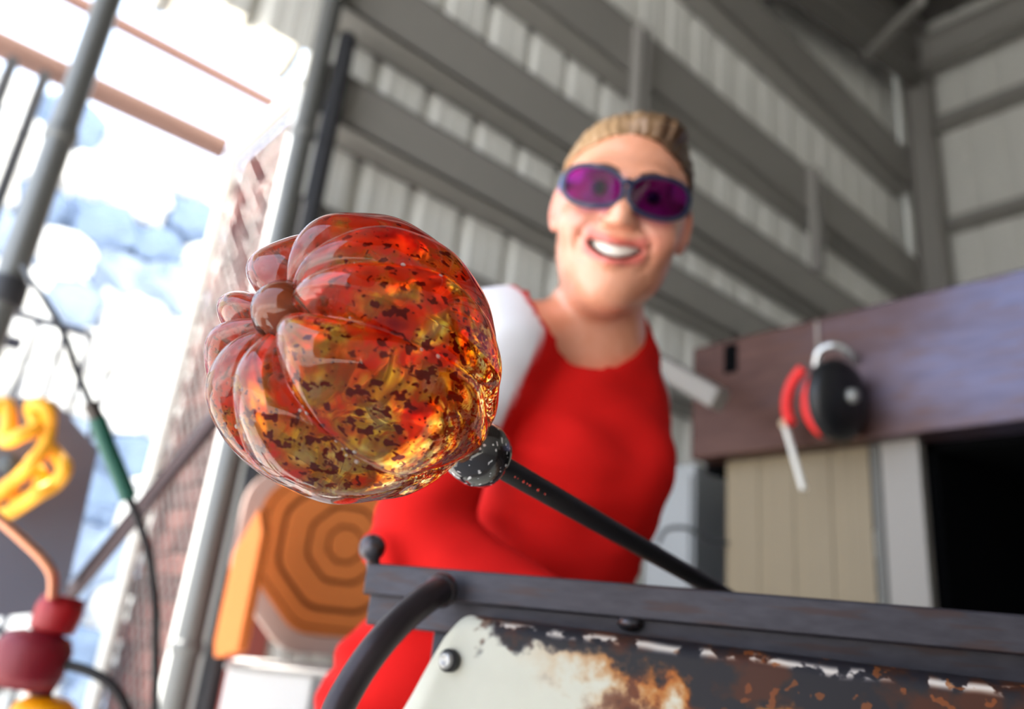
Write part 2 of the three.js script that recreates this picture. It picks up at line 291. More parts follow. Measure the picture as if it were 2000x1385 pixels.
const fritTex = tex(2048, 1024, (u, v) => {
  const th = v * Math.PI, ph = u * Math.PI * 2, x = Math.sin(th) * Math.cos(ph), y = Math.cos(th), z = Math.sin(th) * Math.sin(ph);
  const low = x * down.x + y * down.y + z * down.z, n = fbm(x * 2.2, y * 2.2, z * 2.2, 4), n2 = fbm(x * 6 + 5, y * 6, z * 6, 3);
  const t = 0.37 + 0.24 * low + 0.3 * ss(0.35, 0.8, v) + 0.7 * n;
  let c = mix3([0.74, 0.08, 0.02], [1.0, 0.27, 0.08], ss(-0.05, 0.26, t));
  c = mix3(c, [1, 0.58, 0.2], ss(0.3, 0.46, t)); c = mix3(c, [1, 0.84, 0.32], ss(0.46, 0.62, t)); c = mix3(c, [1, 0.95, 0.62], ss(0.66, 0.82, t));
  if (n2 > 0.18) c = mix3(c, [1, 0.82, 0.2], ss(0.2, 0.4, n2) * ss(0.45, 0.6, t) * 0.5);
  const end = ss(0.5, 0.72, v + 0.08 * n + 0.05 * low); // paler towards the punty: transmitted light painted into the colour
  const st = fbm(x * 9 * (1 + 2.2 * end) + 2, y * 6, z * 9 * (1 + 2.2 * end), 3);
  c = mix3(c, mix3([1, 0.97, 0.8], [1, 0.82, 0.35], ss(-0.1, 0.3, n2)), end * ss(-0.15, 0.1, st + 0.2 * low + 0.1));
  const sp = fbm(x * 10 + 9, y * 6, z * 10, 3), sp2 = N3(x * 19 + 1, y * 11, z * 19);
  const zone = 0.15 + 0.13 * (1 - ss(0.2, 0.55, v + 0.25 * low)), spots = Math.max(ss(0.06 + zone, 0.1 + zone, sp), ss(0.55 + zone, 0.64 + zone, sp2)) * 0.92;
  c = mix3(c, [0.42, 0.05, 0.02], spots * (1 - 0.3 * end));
  c = mix3(c, [0.75, 0.16, 0.05], end * ss(0.1, 0.22, -st) * 0.9);
  const bald = (1 - ss(0.17, 0.27, v + 0.12 * n + 0.05 * low));
  fritDense[Math.floor(v * 1024) * 2048 + Math.floor(u * 2048)] = lerp(Math.max(spots * 0.75, 0.5 * (1 - ss(0.3, 0.5, t)) * (1 - end)), 0, bald);
  const cap = 1 - ss(0.05, 0.14, v); c = mix3(c, [0.62, 0.34, 0.2], cap * 0.6); c = mix3(c, mix3([0.96, 0.9, 0.84], [0.9, 0.5, 0.3], ss(-0.2, 0.4, n2)), bald * 0.85);
  return c;
});
const fritThrough = tex(1024, 512, (u, v) => { const q = fritDense[Math.floor(v * 1024) * 2048 + Math.floor(u * 2048)]; return [0.83 - 0.32 * q, 0.06 + 0.8 * q, 0]; }, false); // red: how clear, green: how matt
{
  const t = thing('glass_pumpkin', 'red and amber speckled glass pumpkin held on the end of the dark rod', 'glass pumpkin', pumpC);
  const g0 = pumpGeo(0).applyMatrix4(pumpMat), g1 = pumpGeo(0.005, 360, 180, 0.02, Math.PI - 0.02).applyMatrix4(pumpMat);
  mesh('clear_glass', g0, new THREE.MeshPhysicalMaterial({ color: 0xffffff, roughness: 0.0, transmission: 1, thickness: 0.01, ior: 1.47 }), t, 'thick clear outer glass');
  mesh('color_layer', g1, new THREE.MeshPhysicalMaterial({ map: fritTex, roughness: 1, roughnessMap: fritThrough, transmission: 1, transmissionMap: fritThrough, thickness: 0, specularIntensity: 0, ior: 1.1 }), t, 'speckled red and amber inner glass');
  { const gs = []; for (let k = 0; k < 90; k++) { const c = Math.floor(rnd() * LOBES), th = 0.35 + 1.2 * rnd(), ph0 = ((c + 0.5) * 2 * Math.PI / LOBES + 0.06 * (rnd() - 0.5)); let ph = ph0; for (let q = 0; q < 6; q++) ph = ph0 - (0.16 * Math.sin(2 * ph + 0.7) + 0.06 * Math.sin(3 * ph + 2) + 0.1 * (th / Math.PI - 0.4)); const rr = pumpR(th, ph, 0) - 0.0016; gs.push(new THREE.SphereGeometry(0.0005 + 0.0007 * rnd(), 10, 8).translate(rr * Math.sin(th) * Math.cos(ph), rr * Math.cos(th), rr * Math.sin(th) * Math.sin(ph))); }
    mesh('bubbles', merge(gs).applyMatrix4(pumpMat), std(0xf6efe6, 0.1), t, 'tiny air bubbles along the creases').userData.kind = 'stuff'; }  // opaque white stands for the glimmer of the bubbles
  // little swirled stem in the dimple
  const sg = (inset) => { const g = new THREE.SphereGeometry(1, 64, 40), p = g.attributes.position; for (let i = 0; i < p.count; i++) { const x = p.getX(i), y = p.getY(i), z = p.getZ(i), ph = Math.atan2(z, x) + 0.8 * y, k = (0.0165 - inset) * (1 - 0.16 * (1 - Math.pow(Math.abs(Math.cos(ph * 2.5)), 0.6)) * (1 - y * y)); p.setXYZ(i, x * k * 1.1, y * (0.018 - inset), z * k * 0.95); } g.computeVertexNormals(); return g.translate(0.004, 0.045, 0).applyMatrix4(pumpMat); };
  mesh('stem', sg(0), new THREE.MeshPhysicalMaterial({ color: 0xffd9b8, roughness: 0.0, transmission: 1, thickness: 0.01, ior: 1.46, attenuationColor: new THREE.Color(0xe8b070), attenuationDistance: 0.05 }), t, 'swirled amber glass stem');
  mesh('stem_core', sg(0.006), new THREE.MeshPhysicalMaterial({ color: 0x9a4a1c, roughness: 0.6, transmission: 0.3, thickness: 0 }), t);
}
// punty rod
const RD = AX.clone().negate();
{
  const t = thing('punty_rod', 'dark steel rod carrying the glass pumpkin and passing behind the rail', 'rod', J.clone());
  const specks = tex(256, 256, (u, v) => { const n = N3(u * 22, v * 12, 3); return n > 0.72 ? [0.95, 0.95, 0.95] : [0.17, 0.15, 0.15]; });
  mesh('rod', lathe([[0.006, 0.0], [0.0074, 0.012], [0.0074, 0.9], [0.007, 0.905], [0, 0.905]], V(), RD, 32), std(0x2a2728, 0.5, { metalness: 0.5 }), t);
  mesh('glass_collar', lathe([[0, -0.018], [0.016, -0.017], [0.0195, -0.004], [0.0205, 0.004], [0.019, 0.012], [0.013, 0.018], [0.0074, 0.02]], V(), RD, 40), std(0xffffff, 0.12, { map: specks, clearcoat: 1 }), t, 'dark speckled glass collar gripping the rod');
}

{ // red glints on the rod, put in as tiny red beads
  const rod = scene.getObjectByName('punty_rod'), m = new THREE.MeshPhysicalMaterial({ color: 0xd8280c, roughness: 0.1, clearcoat: 1 }), side = CF.clone().negate().addScaledVector(RD, -CF.clone().negate().dot(RD)).normalize();
  for (const [s, r] of [[0.034, 0.0007], [0.037, 0.0005], [0.043, 0.001], [0.047, 0.0006], [0.05, 0.0008], [0.059, 0.001], [0.067, 0.0007]]) mesh('red_glint_bead', new THREE.SphereGeometry(r, 12, 10).translate(...RD.clone().multiplyScalar(s).addScaledVector(side, 0.0073).toArray()), m, rod);
}

// ---------- steel rail and enamelled cabinet in front ----------
const RA = at(712, 1129, 0.66), RB = at(2150, 1213, 0.505), RL = RB.clone().sub(RA).setY(0).normalize(), RN = V(-RL.z, 0, RL.x).multiplyScalar(-1); // along the rail; towards the photographer
if (RN.dot(CF) > 0) RN.negate();
const railTex = tex(1024, 64, (u, v) => { const n = fbm(u * 30, v * 3, 4, 4), m = fbm(u * 9, v * 2, 9, 3); return mix3([0.34 + n * 0.06, 0.34 + n * 0.06, 0.385 + n * 0.06], [0.36, 0.27, 0.26], ss(0.1, 0.45, m) * 0.7); });
const railM = new THREE.MeshPhysicalMaterial({ color: 0xaaa2a0, map: railTex, roughness: 0.45, metalness: 0.4 });
const rp = (l, h, n) => RA.clone().addScaledVector(RL, l).addScaledVector(RN, n).add(V(0, h, 0));
const RLEN = RB.distanceTo(RA) + 0.25;
{
  const t = thing('steel_rail', 'dark worn steel bar rail running across above the rusty cabinet', 'rail', RA.clone());
  const L = (g) => local(g, RA);
  mesh('bar', L(beamGeo(rp(0, 0, -0.012), rp(RLEN, 0, -0.012), 0.024, 0.026, V(0, 1, 0), 0.0022)), railM, t);
  mesh('under_bar', L(beamGeo(rp(0.002, -0.024, -0.02), rp(RLEN, -0.024, -0.02), 0.02, 0.026, V(0, 1, 0), 0.002)), railM, t);
  mesh('web_plate', L(beamGeo(rp(0.06, -0.066, -0.026), rp(RLEN, -0.066, -0.026), 0.01, 0.06, V(0, 1, 0), 0.002)), std(0x2b2b33, 0.5, { metalness: 0.5 }), t);
  mesh('weld', L(lathe([[0, -0.004], [0.008, -0.003], [0.010, 0.002], [0.006, 0.006], [0, 0.007]], rp(0.225, -0.015, -0.004), V(0, -1, 0), 20)), dark, t);
  mesh('knob', L(new THREE.SphereGeometry(0.0115, 28, 20).translate(...at(727, 1070, 0.67).toArray())), dark, t, 'round steel knob on the end of the rail');
  mesh('knob_stem', L(bar(at(727, 1070, 0.67), at(730, 1120, 0.67), 0.006)), dark, t);
}
{
  const pts = [at(868, 1150, 0.625), at(840, 1165, 0.6), at(790, 1205, 0.575), at(735, 1265, 0.55), at(690, 1330, 0.535), at(655, 1400, 0.52), at(640, 1480, 0.51)], o = pts[0];
  const t = thing('bent_handle', 'bent round dark steel handle curving down from the rail end', 'handle', o.clone());
  mesh('rod', local(tube(pts, 0.011, 60, 20), o), std(0x3a3234, 0.42, { metalness: 0.6 }), t);
  mesh('eye', local(lathe([[0.0105, -0.004], [0.0135, -0.003], [0.0135, 0.004], [0.0105, 0.005]], at(862, 1153, 0.62), at(840, 1165, 0.6).sub(o), 28), o), dark, t);
}
const rustTex = tex(1536, 768, (u, v) => { // u along the cabinet 0..0.62 m, v up 0..0.31 m
  const x = u * 0.62, y = (1 - v) * 0.31; // metres from the left and from the top edge
  const n = fbm(x * 16, y * 16, 2, 5), n2 = fbm(x * 40, y * 40, 7, 4), n3 = fbm(x * 9 + 4, y * 9, 11, 4);
  let c = [0.77 + 0.03 * n, 0.76 + 0.03 * n, 0.70 + 0.03 * n];
  const reach = 0.006 + 0.03 * ss(0.015, 0.07, x) + 0.055 * ss(0.08, 0.4, x) + 0.05 * ss(0.34, 0.5, x); // bare metal grows to the right
  const bare = ss(-0.012, 0.006, reach - y + 0.05 * n + 0.016 * n2);
  const rust = ss(-0.03, 0.012, reach + 0.018 - y + 0.055 * n + 0.03 * n2) * ss(0.05, 0.16, x);
  c = mix3(c, mix3([0.62, 0.34, 0.1], [0.34, 0.15, 0.06], ss(-0.25, 0.2, n2 + n)), rust);
  c = mix3(c, mix3([0.11, 0.1, 0.12], [0.24, 0.12, 0.07], ss(0.1, 0.45, n3 + 0.4 * n2)), bare);
  const edge = ss(0.006, 0.0, Math.abs(y - 0.022 + 0.004 * n3 - 0.006 * x)) * ss(-0.05, 0.15, n2); // chipped pale line along the fold
  c = mix3(c, [0.82, 0.78, 0.74], edge * 0.9 * ss(0.02, 0.05, x));
  const spot = ss(0.36, 0.44, fbm(x * 55, y * 55, 21, 3)) * ss(0.1, 0.25, x) * ss(0.16, 0.05, y); c = mix3(c, [0.5, 0.26, 0.1], spot * 0.7);
  return c;
});
{ // cabinet: front sheet with a rolled top edge and a flared left edge
  const TL = at(868, 1194, 0.585), TR = at(2150, 1352, 0.452), l = TR.clone().sub(TL).setY(0).normalize(), slope = (TR.y - TL.y) / TR.clone().sub(TL).setY(0).length();
  let n = V(-l.z, 0, l.x); if (n.dot(CF) > 0) n.negate();
  const t = thing('enamel_cabinet', 'white enamelled metal cabinet with brown rust eating its top edge', 'cabinet', V(TL.x, 0, TL.z));
  const nu = 90, nv = 60, pos = [], uv = [], idx = [];
  for (let j = 0; j <= nv; j++) for (let i = 0; i <= nu; i++) {
    const a = j / nv, s = Math.pow(i / nu, 1.4) * 0.62; // a: 0 back of the top, then over the roll and down
    let h, d; const r = 0.012; if (a < 0.12) { h = 0; d = -0.06 * (1 - a / 0.12) - r; } else if (a < 0.4) { const q = (a - 0.12) / 0.28 * Math.PI / 2; h = -r + r * Math.cos(q); d = -r + r * Math.sin(q); } else { h = -r - (a - 0.4) / 0.6 * 0.9; d = 0.0; }
    const down = clamp(-h, 0, 0.3), flare = -0.055 * Math.pow(down / 0.12, 1.25) * Math.pow(1 - clamp(s / 0.12), 2), roll = -0.014 * Math.pow(1 - clamp(s / 0.016), 2), corner = -0.016 * Math.pow(1 - clamp(s / 0.02), 2) * (a > 0.1 ? 1 : 1);
    const p = V(TL.x, TL.y, TL.z).addScaledVector(l, s + Math.max(flare, -0.12)).addScaledVector(n, d + roll).add(V(0, h + slope * s + corner * (1 - clamp(down / 0.02)), 0)); p.sub(t.position);
    pos.push(p.x, p.y, p.z); uv.push(s / 0.62, 1 - clamp((a < 0.4 ? a * 0.03 / 0.4 : 0.03 + down - r) / 0.31));
  }
  for (let j = 0; j < nv; j++) for (let i = 0; i < nu; i++) { const a = j * (nu + 1) + i, b = a + 1, c = a + nu + 1, d = c + 1; idx.push(a, c, b, b, c, d); }
  const g = new THREE.BufferGeometry(); g.setAttribute('position', new THREE.Float32BufferAttribute(pos, 3)); g.setAttribute('uv', new THREE.Float32BufferAttribute(uv, 2)); g.setIndex(idx); g.computeVertexNormals();
  mesh('front_sheet', g, new THREE.MeshPhysicalMaterial({ map: rustTex, roughness: 0.5, specularIntensity: 0.5, bumpMap: rustTex, bumpScale: 0.0006 }), t);
  const sp = at(872, 1290, 0.566), sd = n.clone().multiplyScalar(1).addScaledVector(l, -0.35).normalize();
  const sc = mesh('screw', local(lathe([[0.006, -0.006], [0.006, 0.001], [0.0051, 0.0026], [0.0032, 0.0034], [0.003, 0.002], [0, 0.002]], sp, sd, 28), t.position), std(0xb4b2b0, 0.35, { metalness: 0.6 }), t);
  mesh('washer', local(lathe([[0.0055, -0.006], [0.008, -0.006], [0.008, -0.0005], [0.0055, 0.0]], sp, sd, 28), t.position), std(0x3a393a, 0.5, { metalness: 0.6 }), t);
  const core = new THREE.BoxGeometry(0.62, TL.y - 0.12, 0.26); const bm = new THREE.Matrix4().makeBasis(l, V(0, 1, 0), n); // dark carcass behind the sheet
  mesh('carcass', local(core.translate(0.36, 0, -0.165).applyMatrix4(bm).translate(TL.x, (TL.y - 0.12) / 2, TL.z), t.position), std(0x2a2a30, 0.6, { metalness: 0.3 }), t);
}

// ---------- person ----------
const skinC = [0.80, 0.345, 0.205];
{
  const headC = at(1213, 420, 0.965), zc = CAM.clone().sub(headC).normalize();
  const roll = 10.5 * Math.PI / 180; let hx = CR.clone().multiplyScalar(Math.cos(roll)).addScaledVector(CD, Math.sin(roll)); hx.addScaledVector(zc, -hx.dot(zc)).normalize();
  let hy = new THREE.Vector3().crossVectors(zc, hx).normalize(); const pit = 0.12, hz = zc.clone().multiplyScalar(Math.cos(pit)).addScaledVector(hy, Math.sin(pit)); hy = new THREE.Vector3().crossVectors(hz, hx);
  const HM = new THREE.Matrix4().makeBasis(hx, hy, hz).setPosition(headC), HI = HM.clone().invert(), h2w = (x, y, z) => V(x, y, z).applyMatrix4(HM), ie = HI.elements;
  // face in head axes
  const faceParts = [ell(V(0, 0.032, -0.022), V(0.077, 0.088, 0.096)), ell(V(0, -0.03, 0.01), V(0.0715, 0.082, 0.076)), ell(V(0, -0.068, 0.022), V(0.055, 0.05, 0.058))];
  const face0 = blend(faceParts, 0.03);
  const chin = ell(V(0, -0.101, 0.06), V(0.026, 0.02, 0.022)), ck = [-1, 1].map((s) => ell(V(s * 0.043, -0.026, 0.056), V(0.026, 0.022, 0.024))), brow = ell(V(0, 0.036, 0.068), V(0.05, 0.013, 0.016));
  const nose = blend([cone(V(0, 0.022, 0.083), V(0, -0.014, 0.103), 0.008, 0.0125), ...[-1, 1].map((s) => ell(V(s * 0.0125, -0.017, 0.092), V(0.008, 0.0075, 0.011)))], 0.012);
  const sock = [-1, 1].map((s) => ell(V(s * 0.031, 0.018, 0.091), V(0.019, 0.013, 0.016)));
  const mouthY = (x) => -0.0525 + 7.5 * x * x;
  const ears = [-1, 1].map((s) => (x, y, z) => { const q = V(x - s * 0.079, y + 0.004, z + 0.012); const a = 0.45 * s; const X = q.x * Math.cos(a) + q.z * Math.sin(a), Z = -q.x * Math.sin(a) + q.z * Math.cos(a); const o = ell(V(), V(0.009, 0.031, 0.019))(X, q.y, Z), c = ell(V(s * 0.007, 0.003, 0.001), V(0.007, 0.02, 0.011))(X, q.y, Z); return smax(o, -c, 0.004); });
  const faceSDF = (x, y, z) => {
    let d = face0(x, y, z); d = smin(d, chin(x, y, z), 0.03); for (const f of ck) d = smin(d, f(x, y, z), 0.022); d = smin(d, brow(x, y, z), 0.022); d = smin(d, nose(x, y, z), 0.012);
    for (const f of sock) d = smax(d, -f(x, y, z), 0.012);
    if (z > 0.02) {
      const my = mouthY(x), w = 0.036; // lips and open smile
      const up = Math.hypot((y - my - 0.0085) / 1.0, z - 0.0885 + 21 * x * x) - 0.0062 * clamp(1.25 - Math.abs(x) / w), lo = Math.hypot(y - my + 0.0095, z - 0.0865 + 21 * x * x) - 0.0072 * clamp(1.2 - Math.abs(x) / (w * 0.85));
      if (Math.abs(x) < w * 1.2) { d = smin(d, up, 0.008); d = smin(d, lo, 0.008); }
      const cav = Math.max(Math.hypot((x / 0.0315), (y - my) / 0.0082) - 1) * 0.007; d = smax(d, -Math.max(cav, 0.06 - z), 0.003);
      const fold = Math.abs(Math.hypot(x / 0.043, (y + 0.048) / 0.036) - 1) * 0.035; if (y > -0.07) d += 0.0022 * Math.exp(-fold * fold / 0.00002) * (z > 0.03 ? 1 : 0);
    }
    for (const f of ears) d = smin(d, f(x, y, z), 0.006);
    return d;
  };
  const neckBase = at(1160, 645, 1.03), Rsh = at(975, 668, 0.94), Lsh = at(1206, 782, 1.09);
  const pelvis = at(925, 1310, 1.0), waist = at(1085, 1050, 1.02), chest = at(1135, 800, 1.04), bustL = at(1218, 905, 1.0), bustR = at(1085, 890, 0.96), Rel = at(808, 1050, 0.87), Rha = at(1265, 1290, 0.76);
  const Lel = at(1170, 1230, 1.12), Lha = at(1590, 1268, 0.87), rib = at(1110, 920, 1.04);
  const hipW = V(0.075, 0, 0.0), Rhip = pelvis.clone().sub(hipW).add(V(0, -0.06, 0)), Lhip = pelvis.clone().add(hipW).add(V(0, -0.06, 0));
  const Rkn = V(Rhip.x - 0.02, 0.46, Rhip.z + 0.03), Lkn = V(Lhip.x + 0.03, 0.46, Lhip.z + 0.02), Ran = V(Rkn.x - 0.01, 0.08, Rkn.z - 0.07), Lan = V(Lkn.x + 0.01, 0.08, Lkn.z - 0.07);
  const skull = h2w(0, -0.045, -0.03);
  const neck = cone(neckBase.clone().add(V(0, -0.02, -0.01)), skull, 0.047, 0.046);
  const trap = [cone(neckBase, Rsh, 0.04, 0.04), cone(neckBase, Lsh, 0.04, 0.04)];
  const torso = (g) => blend([cone(Rsh, Lsh, 0.05 + g, 0.048 + g), ...[[neckBase, Rsh], [neckBase, Lsh]].map(([a, b]) => cone(a, b, 0.043 + g, 0.043 + g)), cone(chest, rib, 0.096 + g, 0.094 + g), cone(rib, waist, 0.094 + g, 0.098 + g), cone(waist, pelvis, 0.1 + g, 0.125 + g), cone(neckBase.clone().lerp(chest, 0.35), chest, 0.066 + g, 0.09 + g), cone(Rhip, Lhip, 0.1 + g, 0.1 + g),
    cone(bustL, bustL.clone().add(V(0.0, -0.01, 0.01)), 0.056 + g, 0.054 + g), cone(bustR, bustR.clone().add(V(0, -0.01, 0.01)), 0.056 + g, 0.054 + g)], 0.05);
  const Rarm = (g) => blend([cone(Rsh, Rel, 0.05 + g, 0.042 + g), cone(Rel, Rha.clone().lerp(Rel, 0.12), 0.043 + g, 0.026 + g)], 0.02), Larm = (g) => blend([cone(Lsh, Lel, 0.048 + g, 0.04 + g), cone(Lel, Lha.clone().lerp(Lel, 0.12), 0.04 + g, 0.026 + g)], 0.02);
  const legs = (g) => blend([cone(Rhip, Rkn, 0.088 + g, 0.056 + g), cone(Rkn, Ran, 0.055 + g, 0.036 + g), cone(Lhip, Lkn, 0.088 + g, 0.056 + g), cone(Lkn, Lan, 0.055 + g, 0.036 + g), cone(Rhip, Lhip, 0.1 + g, 0.1 + g)], 0.03);
  const chestSkin = blend([cone(Rsh, Lsh, 0.047, 0.045), ...trap, cone(neckBase.clone().lerp(chest, 0.35), chest, 0.064, 0.086)], 0.05);
  const bT = torso(-0.012), bR = Rarm(-0.012), bL = Larm(-0.012), bG = legs(-0.01);
  const bodySDF = (x, y, z) => Math.min(smin(smin(bT(x, y, z), bR(x, y, z), 0.03), bL(x, y, z), 0.03), bG(x, y, z));
  const headSDF = (x, y, z) => { const X = ie[0] * x + ie[4] * y + ie[8] * z + ie[12], Y = ie[1] * x + ie[5] * y + ie[9] * z + ie[13], Z = ie[2] * x + ie[6] * y + ie[10] * z + ie[14]; return smin(smin(faceSDF(X, Y, Z), neck(x, y, z), 0.02), chestSkin(x, y, z), 0.045); };
  const skin = (x, y, z) => {
    const p = V(x, y, z).applyMatrix4(HI); let c = [...skinC];
    const my = mouthY(p.x);
    if (p.z > 0.05) { const lip = ss(0.018, 0.013, Math.abs(p.y - my)) * ss(0.041, 0.032, Math.abs(p.x)); c = mix3(c, [0.66, 0.11, 0.09], lip * 0.85); if (Math.hypot(p.x / 0.033, (p.y - my) / 0.0078) < 1) c = [0.3, 0.06, 0.05];
      c = mix3(c, [0.75, 0.25, 0.18], 0.55 * Math.exp(-(((Math.abs(p.x) - 0.045) / 0.02) ** 2) - ((p.y + 0.028) / 0.02) ** 2)); }
    if (Math.abs(p.x) > 0.074 && p.y < 0.04 && p.y > -0.05) c = mix3(c, [0.72, 0.24, 0.16], 0.6);
    const m = 0.04 * fbm(p.x * 40, p.y * 40, p.z * 40, 2); return [c[0] + m, c[1] + m, c[2] + m];
  };
  const hlo = headC.clone().add(V(-0.2, -0.27, -0.2)), hhi = headC.clone().add(V(0.22, 0.15, 0.2));
  const gHead = nets(headSDF, hlo, hhi, 0.0034, skin), gBody = nets(bodySDF, V(0.2, 0.02, -1.25), V(1.05, 1.3, -0.25), 0.013, skin);
  function hand(w, dir, palmN, side) { // a hand closed on the rod: palm, four fingers, thumb
    const r = RD.clone(), c = w.clone(), up = palmN.clone(), f = [];
    const k = dir.clone().normalize(), palm = [cone(c.clone().addScaledVector(k, -0.06), c.clone().addScaledVector(up, 0.02).addScaledVector(k, -0.01), 0.024, 0.026)];
    for (let i = 0; i < 4; i++) { const o = c.clone().addScaledVector(r, (i - 1.5) * 0.019 * side).addScaledVector(up, 0.018), L = [1, 1.08, 1, 0.82][i]; const a = o.clone().addScaledVector(k, -0.012), b = o.clone().addScaledVector(k, 0.026 * L).addScaledVector(up, 0.004), d = b.clone().addScaledVector(k, 0.006).addScaledVector(up, -0.026 * L), e = d.clone().addScaledVector(k, -0.022 * L).addScaledVector(up, -0.006); f.push(cone(a, b, 0.0105, 0.0095), cone(b, d, 0.0095, 0.0085), cone(d, e, 0.0085, 0.0075)); }
    const th = c.clone().addScaledVector(r, -0.03 * side).addScaledVector(k, -0.025); f.push(cone(th, th.clone().addScaledVector(k, 0.03).addScaledVector(up, -0.022), 0.012, 0.010), cone(th.clone().addScaledVector(k, 0.03).addScaledVector(up, -0.022), th.clone().addScaledVector(k, 0.05).addScaledVector(up, -0.03).addScaledVector(r, 0.012 * side), 0.010, 0.0085));
    const s = blend([...palm], 0.01), q = (x, y, z) => { let d = s(x, y, z); for (const g of f) d = smin(d, g(x, y, z), 0.005); return d; };
    return nets(q, c.clone().add(V(-0.1, -0.1, -0.1)), c.clone().add(V(0.1, 0.1, 0.1)), 0.004, skin);
  }
  const grip = (p) => J.clone().addScaledVector(RD, p.clone().sub(J).dot(RD));
  const Lgrip = J.clone().addScaledVector(RD, 0.61);
  const gR = hand(Rha, Rha.clone().sub(Rel).projectOnPlane(RD), V(0, 1, 0), 1), gL = hand(Lgrip, Lgrip.clone().sub(Lel).projectOnPlane(RD), V(0, 1, 0), -1);
  const body = mesh('person', mergeGeometries([gHead, gBody, gR, gL]), new THREE.MeshPhysicalMaterial({ color: 0xffffff, vertexColors: true, roughness: 0.34, clearcoat: 0.6, clearcoatRoughness: 0.22 }), null);
  tag(body, 'smiling person in a red shirt with white shoulders and purple glasses leaning over the rail', 'person');
  // shirt: full torso and sleeves, scooped neck
  const sG = legs(0.018), sT = torso(0.004), sR = Rarm(0.006), sL = Larm(0.006), scoop = at(1134, 588, 0.99), hem = pelvis.y - 0.3;
  const foldN = (x, y, z) => 0.0045 * N3(x * 9, y * 16, z * 9) + 0.004 * Math.sin((y * 0.9 + x * 0.6) * 70 + 4 * N3(x * 5, y * 5, z * 5)) * ss(1.12, 0.98, y);
  const nk = (x, y, z) => { const dx = x - scoop.x, dy = y - scoop.y, dz = z - scoop.z; return Math.hypot(dx, dy, dz) - 0.098; };
  const shirtSDF = (x, y, z) => { let d = smin(smin(sT(x, y, z), sR(x, y, z), 0.035), sL(x, y, z), 0.035); if (y < pelvis.y + 0.1) d = smin(d, sG(x, y, z), 0.05); d += foldN(x, y, z); d = Math.max(d, -nk(x, y, z), hem - y); return d; };
  const seamA = at(1042, 610, 0.95), seamB = at(968, 790, 0.92), sn = new THREE.Vector3().crossVectors(seamB.clone().sub(seamA), V(-0.2, 0, 1)).normalize(); if (sn.dot(chest.clone().sub(seamA)) > 0) sn.negate();
  const seamC = at(1234, 690, 1.04), seamD = at(1258, 790, 1.06), sm = new THREE.Vector3().crossVectors(seamD.clone().sub(seamC), V(0.5, 0, 1)).normalize(); if (sm.dot(chest.clone().sub(seamC)) > 0) sm.negate();
  const armT = (p, a, b) => { const d = b.clone().sub(a); return p.clone().sub(a).dot(d) / d.lengthSq(); };
  const shirtCol = (x, y, z) => { const p = V(x, y, z), red = [0.62, 0.008, 0.006], wh = [0.82, 0.8, 0.82];
    const w1 = ss(-0.004, 0.004, p.clone().sub(seamA).dot(sn)) * ss(0.44, 0.40, armT(p, Rsh, Rel)), w2 = ss(-0.004, 0.004, p.clone().sub(seamC).dot(sm)) * ss(0.44, 0.40, armT(p, Lsh, Lel));
    const trim = ss(0.014, 0.010, nk(x, y, z)); return mix3(red, wh, Math.max(w1, w2) * (1 - trim)); };
  mesh('shirt', nets(shirtSDF, V(0.15, hem - 0.02, -1.25), V(1.1, 1.45, -0.25), 0.0075, shirtCol), new THREE.MeshPhysicalMaterial({ color: 0xffffff, vertexColors: true, roughness: 0.85, specularIntensity: 0.3 }), body, 'red long-sleeved shirt with white shoulder panels');
  const jT = legs(0.012); mesh('jeans', nets((x, y, z) => Math.max(jT(x, y, z), y - pelvis.y - 0.0, 0.07 - y), V(0.3, 0.04, -1.25), V(1.1, 1.0, -0.5), 0.012), std(0x1f2c48, 0.85), body);
  for (const a of [Ran, Lan]) { const s = blend([cone(a.clone().add(V(0, -0.025, -0.03)), a.clone().add(V(-0.01, -0.04, 0.14)), 0.05, 0.038), cone(a, a.clone().add(V(0, -0.03, 0)), 0.05, 0.05)], 0.03); mesh('shoe', nets((x, y, z) => Math.max(s(x, y, z), 0.002 - y), a.clone().add(V(-0.12, -0.12, -0.14)), a.clone().add(V(0.12, 0.12, 0.24)), 0.007), std(0x2a2420, 0.6), body); }
  // teeth and eyes
  { const g = new THREE.BufferGeometry(), pos = [], idx = [], nx = 60; for (let i = 0; i <= nx; i++) for (let j = 0; j <= 4; j++) { const x = lerp(-0.031, 0.031, i / nx), my = mouthY(x); const tooth = 0.0006 * Math.abs(Math.sin(x * 420)); pos.push(x, my + 0.0075 - j / 4 * 0.0118 * (1 - 0.55 * (x / 0.031) ** 2), 0.0855 - 20 * x * x + tooth - (j === 0 || j === 4 ? 0.002 : 0)); } for (let i = 0; i < nx; i++) for (let j = 0; j < 4; j++) { const a = i * 5 + j, b = a + 5; idx.push(a, a + 1, b, b, a + 1, b + 1); } g.setAttribute('position', new THREE.Float32BufferAttribute(pos, 3)); g.setIndex(idx); g.computeVertexNormals(); mesh('teeth', g.applyMatrix4(HM), std(0xf6f0e2, 0.25), body); }
  for (const s of [-1, 1]) {
    mesh('eye', new THREE.SphereGeometry(0.0098, 24, 16).translate(s * 0.031, 0.017, 0.0715).applyMatrix4(HM), std(0x8a5a4c, 0.3), body);
    mesh('iris', new THREE.SphereGeometry(0.0068, 20, 14).translate(s * 0.031, 0.0165, 0.0765).applyMatrix4(HM), std(0x1a1210, 0.6), body);
    mesh('eyebrow', tube([V(s * 0.012, 0.036, 0.0865), V(s * 0.028, 0.041, 0.0825), V(s * 0.05, 0.036, 0.0665)], 0.0032, 20, 8).applyMatrix4(HM), std(0x6b4326, 0.8), body);
  }
